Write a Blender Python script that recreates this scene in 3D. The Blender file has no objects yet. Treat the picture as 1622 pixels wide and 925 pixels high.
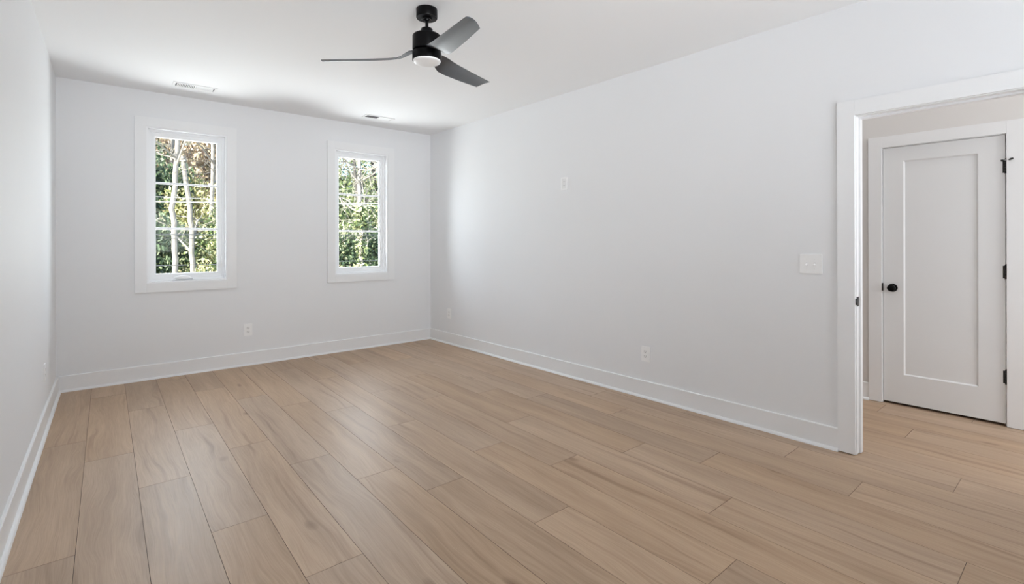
import bpy, bmesh, math, random
from mathutils import Matrix, Vector

C = bpy.context.scene.collection
SC = bpy.context.scene
R = math.radians

# ------------------------------------------------------------------ camera
cam_data = bpy.data.cameras.new('camera')
cam = bpy.data.objects.new('camera', cam_data)
C.objects.link(cam)
cam_data.sensor_width = 36.0
cam_data.sensor_fit = 'HORIZONTAL'
cam_data.lens = 775.72 * 36.0 / 1622.0
cam_data.shift_y = (383.22 - 462.5) / 1622.0
cam_data.clip_start = 0.02
YAW = 0.69206
cam.matrix_world = (Matrix.Translation((0, 0, 1.2987)) @ Matrix.Rotation(-YAW, 4, 'Z')
                    @ Matrix.Rotation(R(90), 4, 'X') @ Matrix.Rotation(-0.0024, 4, 'Z'))
SC.camera = cam

# ------------------------------------------------------------------ colour management
SC.view_settings.view_transform = 'Standard'
SC.view_settings.look = 'None'
SC.view_settings.gamma = 1.0
SC.view_settings.use_curve_mapping = False
SC.view_settings.exposure = 0.10
SC.cycles.max_bounces = 12
SC.cycles.diffuse_bounces = 8
SC.cycles.transparent_max_bounces = 12
SC.cycles.sample_clamp_indirect = 6.0

# ------------------------------------------------------------------ sky, sun, daylight, added fill lamps
SKY = 0.5
SUN = 16.0
WINDOW_DAYLIGHT = 5.8      # W, sunlit ground and sky through each back window
REAR_FILL = 27.0        # W, fill lamp added behind the camera; the rear wall has no window
GROUND_BOUNCE = 480.0        # W, light thrown up by the sunlit ground in front of the windows
ROOM_FILL = 33.0               # W, unseen soft lamp added behind the camera to brighten the room
HALL_LIGHT = 21.0
HALL_DAYLIGHT = 24.0
world = bpy.data.worlds.new('sky')
SC.world = world
world.use_nodes = True
wn = world.node_tree.nodes
wl = world.node_tree.links
sky = wn.new('ShaderNodeTexSky')
sky.sky_type = 'NISHITA'
sky.sun_disc = False
sky.sun_elevation = R(38)
sky.sun_rotation = R(-120)
sky.altitude = 200
wl.new(sky.outputs[0], wn['Background'].inputs[0])
wn['Background'].inputs[1].default_value = SKY


def lamp(name, kind, power, color, matrix, **kw):
    d = bpy.data.lights.new(name, kind)
    d.energy = power
    d.color = color
    for k, v in kw.items():
        setattr(d, k, v)
    o = bpy.data.objects.new(name, d)
    C.objects.link(o)
    o.matrix_world = matrix
    return o


def aim(loc, direction):
    return Matrix.Translation(loc) @ Vector(direction).to_track_quat('-Z', 'Y').to_matrix().to_4x4()


lamp('sun', 'SUN', SUN, (1.0, 0.95, 0.86), aim((0, 0, 20), (0.74, 0.46, -0.50)), angle=R(0.6))
XL, XR, D, H = -0.334, 3.3696, 5.7888, 2.74
WIN_X = (0.6285, 2.4115)
for wx in WIN_X:
    lamp('window_sky', 'AREA', WINDOW_DAYLIGHT * 2.3, (0.90, 0.95, 1.0), aim((wx, D + 0.16, 1.66), (0, -1, 0)),
         shape='RECTANGLE', size=0.53, size_y=1.33)
    lamp('window_ground_bounce', 'AREA', WINDOW_DAYLIGHT, (0.93, 0.962, 1.0), aim((wx, D + 0.30, 1.40), (0, -0.82, 0.57)),
         shape='RECTANGLE', size=0.6, size_y=0.75)
lamp('sunlit_ground', 'AREA', GROUND_BOUNCE, (0.95, 0.97, 1.0), aim((1.5, D + 2.7, -0.55), (0, -0.45, 1)),
     shape='RECTANGLE', size=9.0, size_y=3.2)
lamp('rear_fill', 'AREA', REAR_FILL, (0.89, 0.945, 1.0), aim((2.65, -1.5, 1.8), (0.25, 1, 0.50)),
     shape='RECTANGLE', size=1.2, size_y=1.5, spread=R(130))
lamp('room_fill', 'AREA', ROOM_FILL, (0.92, 0.962, 1.0), aim((0.70, -1.45, 1.75), (0.24, 1, 0.36)),
     shape='RECTANGLE', size=1.5, size_y=1.4, spread=R(85))
lamp('hall_light', 'AREA', HALL_LIGHT, (1.0, 0.975, 0.95), aim((4.20, 0.25, 4.95), (0, 0, -1)), shape='DISK', size=0.35)
lamp('hall_daylight', 'AREA', HALL_DAYLIGHT, (0.90, 0.95, 1.0), aim((4.22, -1.45, 1.5), (0, 1, 0)),
     shape='RECTANGLE', size=0.9, size_y=1.8)


# ------------------------------------------------------------------ materials
def new_mat(name):
    m = bpy.data.materials.new(name)
    m.use_nodes = True
    nt = m.node_tree
    return m, nt, nt.nodes['Principled BSDF']


def simple(name, col, rough=0.5, metal=0.0, spec=0.5, bump=0.0, bscale=300.0, var=0.0, coat=0.0):
    m, nt, b = new_mat(name)
    b.inputs['Base Color'].default_value = (*col, 1)
    b.inputs['Roughness'].default_value = rough
    b.inputs['Metallic'].default_value = metal
    b.inputs['Specular IOR Level'].default_value = spec
    b.inputs['Coat Weight'].default_value = coat
    tc = nt.nodes.new('ShaderNodeTexCoord')
    if bump or var:
        n = nt.nodes.new('ShaderNodeTexNoise')
        n.inputs['Scale'].default_value = bscale
        n.inputs['Detail'].default_value = 3
        nt.links.new(tc.outputs['Object'], n.inputs['Vector'])
        if bump:
            bp = nt.nodes.new('ShaderNodeBump')
            bp.inputs['Strength'].default_value = bump
            bp.inputs['Distance'].default_value = 0.002
            nt.links.new(n.outputs['Fac'], bp.inputs['Height'])
            nt.links.new(bp.outputs[0], b.inputs['Normal'])
        if var:
            mx = nt.nodes.new('ShaderNodeMixRGB')
            mx.inputs[1].default_value = (*[c * (1 - var) for c in col], 1)
            mx.inputs[2].default_value = (*[min(1, c * (1 + var)) for c in col], 1)
            nt.links.new(n.outputs['Fac'], mx.inputs[0])
            nt.links.new(mx.outputs[0], b.inputs['Base Color'])
    return m


M = {}
M['wall'] = simple('wall_paint', (0.815, 0.822, 0.835), 0.62, spec=0.3, bump=0.05, bscale=220)
M['hall_wall'] = simple('hall_wall_paint', (0.74, 0.72, 0.70), 0.62, spec=0.3, bump=0.05, bscale=220)
M['ceiling'] = simple('ceiling_paint', (0.875, 0.88, 0.888), 0.8, spec=0.2, bump=0.05, bscale=200)
M['trim'] = simple('trim_paint', (0.845, 0.85, 0.857), 0.35, spec=0.4, bump=0.02, bscale=60)
M['door'] = simple('door_paint', (0.80, 0.805, 0.81), 0.4, spec=0.4, bump=0.02, bscale=60)
M['vinyl'] = simple('white_vinyl', (0.90, 0.91, 0.925), 0.3, spec=0.5, bump=0.01, bscale=40)
M['plate'] = simple('white_plastic', (0.90, 0.90, 0.90), 0.3, spec=0.5, var=0.02, bscale=40)
M['receptacle'] = simple('off_white_plastic', (0.83, 0.83, 0.83), 0.35, spec=0.5, var=0.02, bscale=40)
M['slot'] = simple('dark_slot', (0.05, 0.05, 0.05), 0.6, var=0.05, bscale=90)
M['grey_metal'] = simple('brushed_steel', (0.55, 0.55, 0.56), 0.35, 1.0, var=0.05, bscale=200)
M['vent'] = simple('vent_enamel', (0.86, 0.86, 0.86), 0.4, var=0.01, bscale=50)
M['vent_dark'] = simple('vent_duct', (0.05, 0.05, 0.05), 0.8, var=0.1, bscale=30)
M['black'] = simple('satin_black_metal', (0.003, 0.003, 0.0033), 0.28, 0.0, 0.12, var=0.1, bscale=90)
M['hinge'] = simple('black_hinge_metal', (0.02, 0.018, 0.017), 0.4, 0.3, 0.5, var=0.1, bscale=90)
M['blade'] = simple('satin_black_blade', (0.018, 0.025, 0.036), 0.50, 0.0, 1.0, var=0.08, bscale=60, coat=1.0)
M['blade'].node_tree.nodes['Principled BSDF'].inputs['Coat Roughness'].default_value = 0.42
M['lens'] = simple('opal_acrylic', (0.90, 0.90, 0.90), 0.35, var=0.01, bscale=20)
M['rubber'] = simple('black_rubber', (0.015, 0.015, 0.015), 0.7, var=0.1, bscale=90)
M['wire'] = simple('pale_cable', (0.36, 0.36, 0.355), 0.5, var=0.1, bscale=10)
M['dark_wire'] = simple('black_cable', (0.05, 0.055, 0.06), 0.5, var=0.1, bscale=10)


def glass_mat():
    m = bpy.data.materials.new('window_glass')
    m.use_nodes = True
    nt = m.node_tree
    nt.nodes.clear()
    out = nt.nodes.new('ShaderNodeOutputMaterial')
    tr = nt.nodes.new('ShaderNodeBsdfTransparent')
    tr.inputs[0].default_value = (0.97, 0.985, 0.98, 1)
    gl = nt.nodes.new('ShaderNodeBsdfGlossy')
    gl.inputs['Roughness'].default_value = 0.02
    fr = nt.nodes.new('ShaderNodeFresnel')
    fr.inputs['IOR'].default_value = 1.14
    mx = nt.nodes.new('ShaderNodeMixShader')
    nt.links.new(fr.outputs[0], mx.inputs[0])
    nt.links.new(tr.outputs[0], mx.inputs[1])
    nt.links.new(gl.outputs[0], mx.inputs[2])
    nt.links.new(mx.outputs[0], out.inputs[0])
    return m


M['glass'] = glass_mat()


def wood_mat():
    m, nt, b = new_mat('oak_plank')
    N, L = nt.nodes, nt.links

    def node(t, **kw):
        n = N.new(t)
        for k, v in kw.items():
            if k in n.inputs:
                n.inputs[k].default_value = v
            else:
                setattr(n, k, v)
        return n
    tc = node('ShaderNodeTexCoord')
    geo = node('ShaderNodeNewGeometry')
    rnd = geo.outputs['Random Per Island']
    # every plank reads another piece of the same timber
    off = node('ShaderNodeCombineXYZ')
    m1 = node('ShaderNodeMath', operation='MULTIPLY'); m1.inputs[1].default_value = 37.3
    m2 = node('ShaderNodeMath', operation='MULTIPLY'); m2.inputs[1].default_value = 91.7
    L.new(rnd, m1.inputs[0]); L.new(rnd, m2.inputs[0])
    L.new(m1.outputs[0], off.inputs[0]); L.new(m2.outputs[0], off.inputs[1]); L.new(m1.outputs[0], off.inputs[2])
    add = node('ShaderNodeVectorMath', operation='ADD')
    L.new(tc.outputs['Object'], add.inputs[0]); L.new(off.outputs[0], add.inputs[1])
    # slow warp of the grain
    wmap = node('ShaderNodeMapping'); wmap.inputs['Scale'].default_value = (5.0, 1.3, 1)
    L.new(add.outputs[0], wmap.inputs[0])
    warp = node('ShaderNodeTexNoise', Scale=1.0, Detail=2.0)
    L.new(wmap.outputs[0], warp.inputs['Vector'])
    wsub = node('ShaderNodeVectorMath', operation='SUBTRACT'); wsub.inputs[1].default_value = (0.5, 0.5, 0.5)
    L.new(warp.outputs['Color'], wsub.inputs[0])
    wsc = node('ShaderNodeVectorMath', operation='MULTIPLY'); wsc.inputs[1].default_value = (0.13, 0.1, 0)
    L.new(wsub.outputs[0], wsc.inputs[0])
    pos = node('ShaderNodeVectorMath', operation='ADD')
    L.new(add.outputs[0], pos.inputs[0]); L.new(wsc.outputs[0], pos.inputs[1])

    def grain(sx, sy, detail, rough=0.55):
        mp = node('ShaderNodeMapping'); mp.inputs['Scale'].default_value = (sx, sy, 1)
        L.new(pos.outputs[0], mp.inputs[0])
        n = node('ShaderNodeTexNoise', Scale=1.0, Detail=detail, Roughness=rough)
        L.new(mp.outputs[0], n.inputs['Vector'])
        return n.outputs['Fac']
    broad = grain(9, 0.8, 3)
    fine = grain(70, 2.2, 4, 0.65)
    hair = grain(260, 6, 2, 0.6)
    streak = grain(22, 0.7, 2)
    # knots
    kmap = node('ShaderNodeMapping'); kmap.inputs['Scale'].default_value = (4.2, 1.9, 1)
    L.new(pos.outputs[0], kmap.inputs[0])
    vor = node('ShaderNodeTexVoronoi', Scale=1.0)
    L.new(kmap.outputs[0], vor.inputs['Vector'])
    kn = node('ShaderNodeMapRange'); kn.inputs[1].default_value = 0.02; kn.inputs[2].default_value = 0.13
    kn.inputs[3].default_value = 1; kn.inputs[4].default_value = 0
    L.new(vor.outputs['Distance'], kn.inputs[0])
    sep = node('ShaderNodeSeparateColor'); L.new(vor.outputs['Color'], sep.inputs[0])
    kg = node('ShaderNodeMath', operation='GREATER_THAN'); kg.inputs[1].default_value = 0.62
    L.new(sep.outputs[0], kg.inputs[0])
    km = node('ShaderNodeMath', operation='MULTIPLY'); L.new(kn.outputs[0], km.inputs[0]); L.new(kg.outputs[0], km.inputs[1])

    r1 = node('ShaderNodeValToRGB')
    e = r1.color_ramp.elements
    e[0].position = 0.30; e[0].color = (0.42, 0.292, 0.192, 1)
    e[1].position = 0.72; e[1].color = (0.555, 0.402, 0.277, 1)
    L.new(broad, r1.inputs[0])

    def darken(prev, fac, col, lo, hi, amt):
        mr = node('ShaderNodeMapRange'); mr.inputs[1].default_value = lo; mr.inputs[2].default_value = hi
        mr.inputs[3].default_value = amt; mr.inputs[4].default_value = 0
        L.new(fac, mr.inputs[0])
        mx = node('ShaderNodeMixRGB', blend_type='MULTIPLY')
        mx.inputs[2].default_value = (*col, 1)
        L.new(mr.outputs[0], mx.inputs[0]); L.new(prev, mx.inputs[1])
        return mx.outputs[0]
    c = darken(r1.outputs[0], fine, (0.72, 0.67, 0.62), 0.25, 0.62, 0.5)
    c = darken(c, streak, (0.60, 0.53, 0.48), 0.27, 0.42, 0.6)
    c = darken(c, hair, (0.80, 0.77, 0.73), 0.3, 0.6, 0.6)
    kx = node('ShaderNodeMixRGB', blend_type='MULTIPLY'); kx.inputs[2].default_value = (0.46, 0.38, 0.33, 1)
    kf = node('ShaderNodeMath', operation='MULTIPLY'); kf.inputs[1].default_value = 0.75
    L.new(km.outputs[0], kf.inputs[0])
    L.new(kf.outputs[0], kx.inputs[0]); L.new(c, kx.inputs[1])
    # plank to plank difference
    hsv = node('ShaderNodeHueSaturation')
    vr = node('ShaderNodeMapRange'); vr.inputs[3].default_value = 0.95; vr.inputs[4].default_value = 1.06
    L.new(rnd, vr.inputs[0]); L.new(vr.outputs[0], hsv.inputs['Value'])
    frac = node('ShaderNodeMath', operation='FRACT'); L.new(m2.outputs[0], frac.inputs[0])
    sr = node('ShaderNodeMapRange'); sr.inputs[3].default_value = 0.93; sr.inputs[4].default_value = 1.07
    L.new(frac.outputs[0], sr.inputs[0]); L.new(sr.outputs[0], hsv.inputs['Saturation'])
    L.new(kx.outputs[0], hsv.inputs['Color'])
    L.new(hsv.outputs[0], b.inputs['Base Color'])
    rr = node('ShaderNodeMapRange'); rr.inputs[3].default_value = 0.37; rr.inputs[4].default_value = 0.49
    L.new(fine, rr.inputs[0]); L.new(rr.outputs[0], b.inputs['Roughness'])
    b.inputs['Specular IOR Level'].default_value = 0.5
    bp = node('ShaderNodeBump'); bp.inputs['Strength'].default_value = 0.12; bp.inputs['Distance'].default_value = 0.002
    L.new(hair, bp.inputs['Height']); L.new(bp.outputs[0], b.inputs['Normal'])
    return m


M['wood'] = wood_mat()
M['groove'] = simple('plank_seam', (0.13, 0.085, 0.06), 0.7, var=0.15, bscale=40)


def leaf_mat(name, cols, trans=0.25):
    """Every leaf takes a colour of its own from the list."""
    m, nt, b = new_mat(name)
    N, L = nt.nodes, nt.links
    geo = N.new('ShaderNodeNewGeometry')
    rp = N.new('ShaderNodeValToRGB')
    rp.color_ramp.interpolation = 'CONSTANT'
    el = rp.color_ramp.elements
    while len(el) < len(cols):
        el.new(0.5)
    for i, c in enumerate(cols):
        el[i].position = i / len(cols)
        el[i].color = (*c, 1)
    L.new(geo.outputs['Random Per Island'], rp.inputs[0])
    L.new(rp.outputs[0], b.inputs['Base Color'])
    b.inputs['Roughness'].default_value = 0.45
    tl = N.new('ShaderNodeBsdfTranslucent')
    L.new(rp.outputs[0], tl.inputs[0])
    mx = N.new('ShaderNodeMixShader')
    mx.inputs[0].default_value = trans
    L.new(b.outputs[0], mx.inputs[1]); L.new(tl.outputs[0], mx.inputs[2])
    L.new(mx.outputs[0], N['Material Output'].inputs[0])
    return m


M['leaf_green'] = leaf_mat('green_leaves', [(0.10, 0.15, 0.06), (0.26, 0.33, 0.13), (0.42, 0.48, 0.24), (0.06, 0.09, 0.04), (0.58, 0.60, 0.40), (0.30, 0.30, 0.17)])
M['leaf_dark'] = leaf_mat('dark_evergreen_leaves', [(0.03, 0.06, 0.035), (0.06, 0.10, 0.05), (0.11, 0.17, 0.085), (0.26, 0.33, 0.19), (0.02, 0.035, 0.02)])
M['leaf_yellow'] = leaf_mat('yellow_green_leaves', [(0.54, 0.52, 0.24), (0.38, 0.40, 0.17), (0.66, 0.62, 0.38), (0.20, 0.23, 0.10), (0.58, 0.50, 0.30)])
M['leaf_dry'] = leaf_mat('dry_tan_leaves', [(0.54, 0.43, 0.30), (0.40, 0.30, 0.20), (0.66, 0.57, 0.44), (0.20, 0.14, 0.10), (0.48, 0.42, 0.28)])
M['bark_pale'] = simple('pale_bark', (0.25, 0.23, 0.205), 0.85, var=0.6, bscale=14, bump=0.4)
M['bark_dark'] = simple('dark_bark', (0.07, 0.065, 0.058), 0.9, var=0.35, bscale=9, bump=0.4)
M['twig'] = simple('pale_twig', (0.30, 0.275, 0.235), 0.8, var=0.3, bscale=3)
M['soil'] = simple('leaf_litter', (0.23, 0.20, 0.11), 0.95, var=0.6, bscale=5, bump=0.6)


# ------------------------------------------------------------------ mesh helpers
class MB:
    """Collects boxes, lathes and tubes into one mesh."""

    def __init__(self, frame=None):
        self.bm = bmesh.new()
        self.f = frame or (lambda a, b, c: Vector((a, b, c)))

    def box(self, a0, a1, b0, b1, c0, c1, bevel=0.0):
        vs = [self.bm.verts.new(self.f(a, b, c)) for a in (a0, a1) for b in (b0, b1) for c in (c0, c1)]
        idx = [(0, 1, 3, 2), (4, 6, 7, 5), (0, 4, 5, 1), (2, 3, 7, 6), (0, 2, 6, 4), (1, 5, 7, 3)]
        fs = [self.bm.faces.new([vs[i] for i in q]) for q in idx]
        if bevel:
            es = {e for fc in fs for e in fc.edges}
            bmesh.ops.bevel(self.bm, geom=list(es), offset=bevel, segments=2, affect='EDGES', profile=0.7)
        return self

    def prism(self, pts, c0, c1, bevel=0.0, order=(0, 1, 2)):
        """Extrude a polygon of (a, b) along c; order maps (a, b, c) on to the frame axes."""
        def mk(a, b, c):
            t = [0, 0, 0]
            t[order[0]], t[order[1]], t[order[2]] = a, b, c
            return self.bm.verts.new(self.f(*t))
        lo = [mk(a, b, c0) for a, b in pts]
        hi = [mk(a, b, c1) for a, b in pts]
        n = len(pts)
        fs = [self.bm.faces.new(lo[::-1]), self.bm.faces.new(hi)]
        for i in range(n):
            fs.append(self.bm.faces.new((lo[i], lo[(i + 1) % n], hi[(i + 1) % n], hi[i])))
        if bevel:
            es = list(set(fs[0].edges) | set(fs[1].edges))
            bmesh.ops.bevel(self.bm, geom=es, offset=bevel, segments=2, affect='EDGES', profile=0.7)
        return self

    def lathe(self, prof, seg=48, axis='c', at=(0, 0, 0)):
        """prof: list of (radius, height). axis 'c' = third frame axis, 'b' = second."""
        rings = []
        for r, z in prof:
            ring = []
            if r < 1e-6:
                q = (at[0], at[1], at[2] + z) if axis == 'c' else (at[0], at[1] + z, at[2])
                ring = [self.bm.verts.new(self.f(*q))]
            else:
                for k in range(seg):
                    t = 2 * math.pi * k / seg
                    u, v = r * math.cos(t), r * math.sin(t)
                    q = (at[0] + u, at[1] + v, at[2] + z) if axis == 'c' else (at[0] + u, at[1] + z, at[2] + v)
                    ring.append(self.bm.verts.new(self.f(*q)))
            rings.append(ring)
        for A, B in zip(rings, rings[1:]):
            for k in range(seg):
                k2 = (k + 1) % seg
                if len(A) == 1 and len(B) == 1:
                    continue
                if len(A) == 1:
                    self.bm.faces.new((A[0], B[k], B[k2]))
                elif len(B) == 1:
                    self.bm.faces.new((A[k], A[k2], B[0]))
                else:
                    self.bm.faces.new((A[k], A[k2], B[k2], B[k]))
        return self

    def tube(self, pts, radii, seg=8):
        pts = [Vector(p) for p in pts]
        rings = []
        for i, p in enumerate(pts):
            d = (pts[min(i + 1, len(pts) - 1)] - pts[max(i - 1, 0)]).normalized()
            a = d.cross(Vector((0.3, 0.9, 0.1))).normalized()
            b = d.cross(a).normalized()
            r = radii[i] if isinstance(radii, (list, tuple)) else radii
            rings.append([self.bm.verts.new(self.f(*(p + (a * math.cos(t) + b * math.sin(t)) * r)))
                          for t in (2 * math.pi * k / seg for k in range(seg))])
        for A, B in zip(rings, rings[1:]):
            for k in range(seg):
                self.bm.faces.new((A[k], A[(k + 1) % seg], B[(k + 1) % seg], B[k]))
        self.bm.faces.new(rings[0][::-1])
        self.bm.faces.new(rings[-1])
        return self

    def build(self, name, mat, parent=None, smooth=False, origin=None):
        bmesh.ops.recalc_face_normals(self.bm, faces=self.bm.faces)
        o = Vector(origin) if origin else (parent_origin(parent) if parent else Vector((0, 0, 0)))
        bmesh.ops.translate(self.bm, verts=self.bm.verts, vec=-o)
        me = bpy.data.meshes.new(name)
        self.bm.to_mesh(me)
        self.bm.free()
        me.materials.append(mat)
        ob = bpy.data.objects.new(name, me)
        C.objects.link(ob)
        if smooth:
            smooth_by_angle(me)
        if parent:
            ob.parent = parent
            ob.location = o - parent_origin(parent)
        else:
            ob.location = o
        return ob


def parent_origin(p):
    v = Vector(p.location)
    while p.parent:
        p = p.parent
        v = v + Vector(p.location)
    return v


def smooth_by_angle(me, ang=R(35)):
    me.polygons.foreach_set('use_smooth', [True] * len(me.polygons))
    bm = bmesh.new()
    bm.from_mesh(me)
    for e in bm.edges:
        e.smooth = not (len(e.link_faces) == 2 and e.calc_face_angle(0) > ang)
    bm.to_mesh(me)
    bm.free()


def tag(o, label=None, cat=None, group=None, kind=None):
    if label:
        o['label'] = label
    if cat:
        o['category'] = cat
    if group:
        o['group'] = group
    if kind:
        o['kind'] = kind
    return o


def empty(name, loc):
    o = bpy.data.objects.new(name, None)
    o.empty_display_size = 0.1
    o.location = loc
    C.objects.link(o)
    return o


def struct(o, label, cat):
    return tag(o, label, cat, kind='structure')


# frames: (s along the wall away from the back wall, o out of the wall into the room, z)
A_R, A_L = 0.0270044, -0.0036


def right_frame(s, o, z):
    return Vector((XR + math.sin(A_R) * s - math.cos(A_R) * o, D - math.cos(A_R) * s - math.sin(A_R) * o, z))


def left_frame(s, o, z):
    return Vector((XL + math.sin(A_L) * s + math.cos(A_L) * o, D - math.cos(A_L) * s + math.sin(A_L) * o, z))


def back_frame(x, o, z):
    return Vector((x, D - o, z))


HALL = -1.325                     # hall wall face, measured from the room's right wall


def hall_frame(s, o, z):
    return right_frame(s, HALL + o, z)


def wall_cells(mb, a0, a1, z0, z1, holes, o0, o1):
    """A slab with rectangular openings, as one mesh."""
    xs = sorted({a0, a1, *[h[0] for h in holes], *[h[1] for h in holes]})
    zs = sorted({z0, z1, *[h[2] for h in holes], *[h[3] for h in holes]})
    for xa, xb in zip(xs, xs[1:]):
        for za, zb in zip(zs, zs[1:]):
            cx, cz = (xa + xb) / 2, (za + zb) / 2
            if any(h[0] < cx < h[1] and h[2] < cz < h[3] for h in holes):
                continue
            mb.box(xa, xb, o0, o1, za, zb)
    bmesh.ops.remove_doubles(mb.bm, verts=mb.bm.verts, dist=1e-5)
    # drop the walls shared by two neighbouring cells
    seen = {}
    for f in mb.bm.faces:
        seen.setdefault(tuple(sorted(v.index for v in f.verts)) if False else frozenset(f.verts), []).append(f)
    dead = [f for fs in seen.values() if len(fs) > 1 for f in fs]
    bmesh.ops.delete(mb.bm, geom=dead, context='FACES_ONLY')
    return mb


# ------------------------------------------------------------------ room shell
YR = -1.6
WZ0, WZ1 = 0.915, 2.402            # window openings
WHALF = 0.3335
SILL = [(wx - WHALF, wx + WHALF, WZ0, WZ1) for wx in WIN_X]
w = MB(back_frame)
wall_cells(w, XL - 0.15, XR + 0.15, -0.1, H + 0.15, SILL, -0.16, 0.0)
struct(w.build('wall_back', M['wall']), 'pale grey back wall holding the two small windows', 'wall')
struct(MB(left_frame).box(0, D - YR + 0.1, -0.12, 0, -0.1, H + 0.15).build('wall_left', M['wall']),
       'pale grey wall along the left edge of the photo', 'wall')
S0, S1, DZ = 4.838, 5.651, 2.055    # doorway clear opening
wr = MB(right_frame)
wall_cells(wr, 0, 7.5, -0.1, 5.1, [(S0 - 0.02, S1 + 0.02, -0.2, DZ + 0.02)], -0.115, 0.0)
struct(wr.build('wall_right', M['wall']), 'long pale grey wall on the right with the open doorway', 'wall')
struct(MB().box(XL - 0.2, XR + 0.5, YR - 0.12, YR, -0.1, H + 0.15).build('wall_rear', M['wall']),
       'plain wall behind the camera', 'wall')
struct(MB().prism([(XL - 0.12, D + 0.1), (XL - 0.12, YR - 0.1), (XR + 0.2, YR - 0.1), (XR + 0.03, D + 0.1)], H, H + 0.12).build('ceiling', M['ceiling']),
       'smooth white flat ceiling above the whole room', 'ceiling')
# hall beyond the doorway
HD0, HD1, HDT = 4.694, 5.395, 2.044   # hall door opening
wh = MB(hall_frame)
wall_cells(wh, 3.2, 7.5, -0.1, 5.1, [(HD0 - 0.018, HD1 + 0.018, -0.2, HDT + 0.018)], -0.115, 0.0)
wh.box(HD0 - 0.1, HD1 + 0.1, -0.17, -0.115, -0.1, HDT + 0.1)
struct(wh.build('wall_hall', M['hall_wall']), 'warm grey hall wall seen through the doorway around the closed door', 'wall')
struct(MB(right_frame).box(3.08, 3.2, HALL - 0.1, -0.1, -0.1, 5.1).build('wall_hall_far', M['hall_wall']), 'hall end wall hidden behind the right wall', 'wall')
struct(MB(right_frame).box(7.4, 7.5, HALL - 0.1, -0.1, -0.1, 5.1).build('wall_hall_near', M['hall_wall']), 'hall end wall outside the right edge of the photo', 'wall')
struct(MB(right_frame).box(3.08, 7.5, HALL - 0.1, 0.0, 5.0, 5.1).build('ceiling_hall', M['ceiling']), 'high white ceiling over the hall', 'ceiling')


# floor: planks as separate islands of one mesh
def build_floor():
    bm = bmesh.new()
    W, L0, X0 = 0.2313, 1.535, 0.1295
    phase = {-2: 2.731, -1: 3.844, 0: 3.253, 1: 2.549, 2: 1.972, 3: 3.030, 4: 2.605, 5: 2.258, 6: 1.676, 7: 2.491,
             8: 2.047, 9: 2.737, 10: 1.888, 11: 1.508, 12: 2.364, 13: 2.762, 14: 0.496, 15: 1.35, 16: 0.15, 17: 0.837,
             18: 0.3, 19: 1.1, 20: 0.6}
    g, dz = 0.0010, -0.0017
    y0, y1 = YR - 0.05, D + 0.02
    for k, ph in phase.items():
        xa, xb = X0 + k * W, X0 + (k + 1) * W
        ys = []
        n = math.floor((y0 - ph) / L0)
        y = ph + n * L0
        while y < y1:
            ys.append((y, y + L0))
            y += L0
        for ya, yb in ys:
            ya, yb = max(ya, y0), min(yb, y1)
            if yb - ya < 0.02:
                continue
            t = [bm.verts.new(p) for p in ((xa + g, ya + g, 0), (xb - g, ya + g, 0), (xb - g, yb - g, 0), (xa + g, yb - g, 0))]
            lo = [bm.verts.new(p) for p in ((xa, ya, dz), (xb, ya, dz), (xb, yb, dz), (xa, yb, dz))]
            bm.faces.new(t)
            for i in range(4):
                f = bm.faces.new((lo[i], lo[(i + 1) % 4], t[(i + 1) % 4], t[i]))
                f.material_index = 1
    # sub-floor
    X1 = X0 + 21 * W
    q = [bm.verts.new(p) for p in ((-0.5, y0, -0.02), (X1, y0, -0.02), (X1, y1, -0.02), (-0.5, y1, -0.02))]
    f = bm.faces.new(q)
    f.material_index = 1
    me = bpy.data.meshes.new('floor')
    bm.to_mesh(me)
    bm.free()
    me.materials.append(M['wood'])
    me.materials.append(M['groove'])
    o = bpy.data.objects.new('floor', me)
    C.objects.link(o)
    struct(o, 'light oak plank floor running through the room and hall', 'floor')


build_floor()

# baseboards with a shoe moulding
BH, BT, SH = 0.14, 0.014, 0.017


def baseboard(name, frame, a0, a1, label):
    prof = [(0, 0), (BT, 0), (BT, BH - 0.004), (BT - 0.004, BH), (0, BH)]
    mb = MB(frame)
    mb.prism([(o, z) for o, z in prof], a0, a1, order=(1, 2, 0))
    b = struct(mb.build(name, M['trim'], origin=frame(a0, 0, 0)), label, 'baseboard')
    sp = [(BT, 0)] + [(BT + SH * math.cos(t), SH * 1.1 * math.sin(t)) for t in (R(0), R(22), R(45), R(68), R(90))]
    ms = MB(frame)
    ms.prism(sp, a0, a1, order=(1, 2, 0))
    ms.build('shoe_moulding', M['trim'], b)
    return b


baseboard('baseboard_back', back_frame, XL, XR, 'white baseboard along the foot of the window wall')
baseboard('baseboard_left', left_frame, 0, D - YR, 'white baseboard along the foot of the left wall')
baseboard('baseboard_right', right_frame, 0, 4.745, 'white baseboard along the right wall from corner to doorway')
baseboard('baseboard_right_near', right_frame, 5.745, 7.35, 'white baseboard on the right wall past the doorway')
baseboard('baseboard_hall', hall_frame, 3.2, 4.604, 'short bit of white baseboard in the hall left of the door')
baseboard('baseboard_hall_near', hall_frame, 5.487, 7.4, 'white baseboard in the hall right of the door')


# doorway casing and jamb on the room side
def ring(mb, a0, a1, z0, z1, wd, o0, o1, bottom=False, bevel=0.0015):
    """Frame of flat boards round an opening: legs and head (and sill)."""
    zb = z0 - wd if bottom else z0
    mb.box(a0 - wd, a0, o0, o1, zb, z1 + wd, bevel)
    mb.box(a1, a1 + wd, o0, o1, zb, z1 + wd, bevel)
    mb.box(a0, a1, o0, o1, z1, z1 + wd, bevel)
    if bottom:
        mb.box(a0, a1, o0, o1, z0 - wd, z0, bevel)
    return mb


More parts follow.
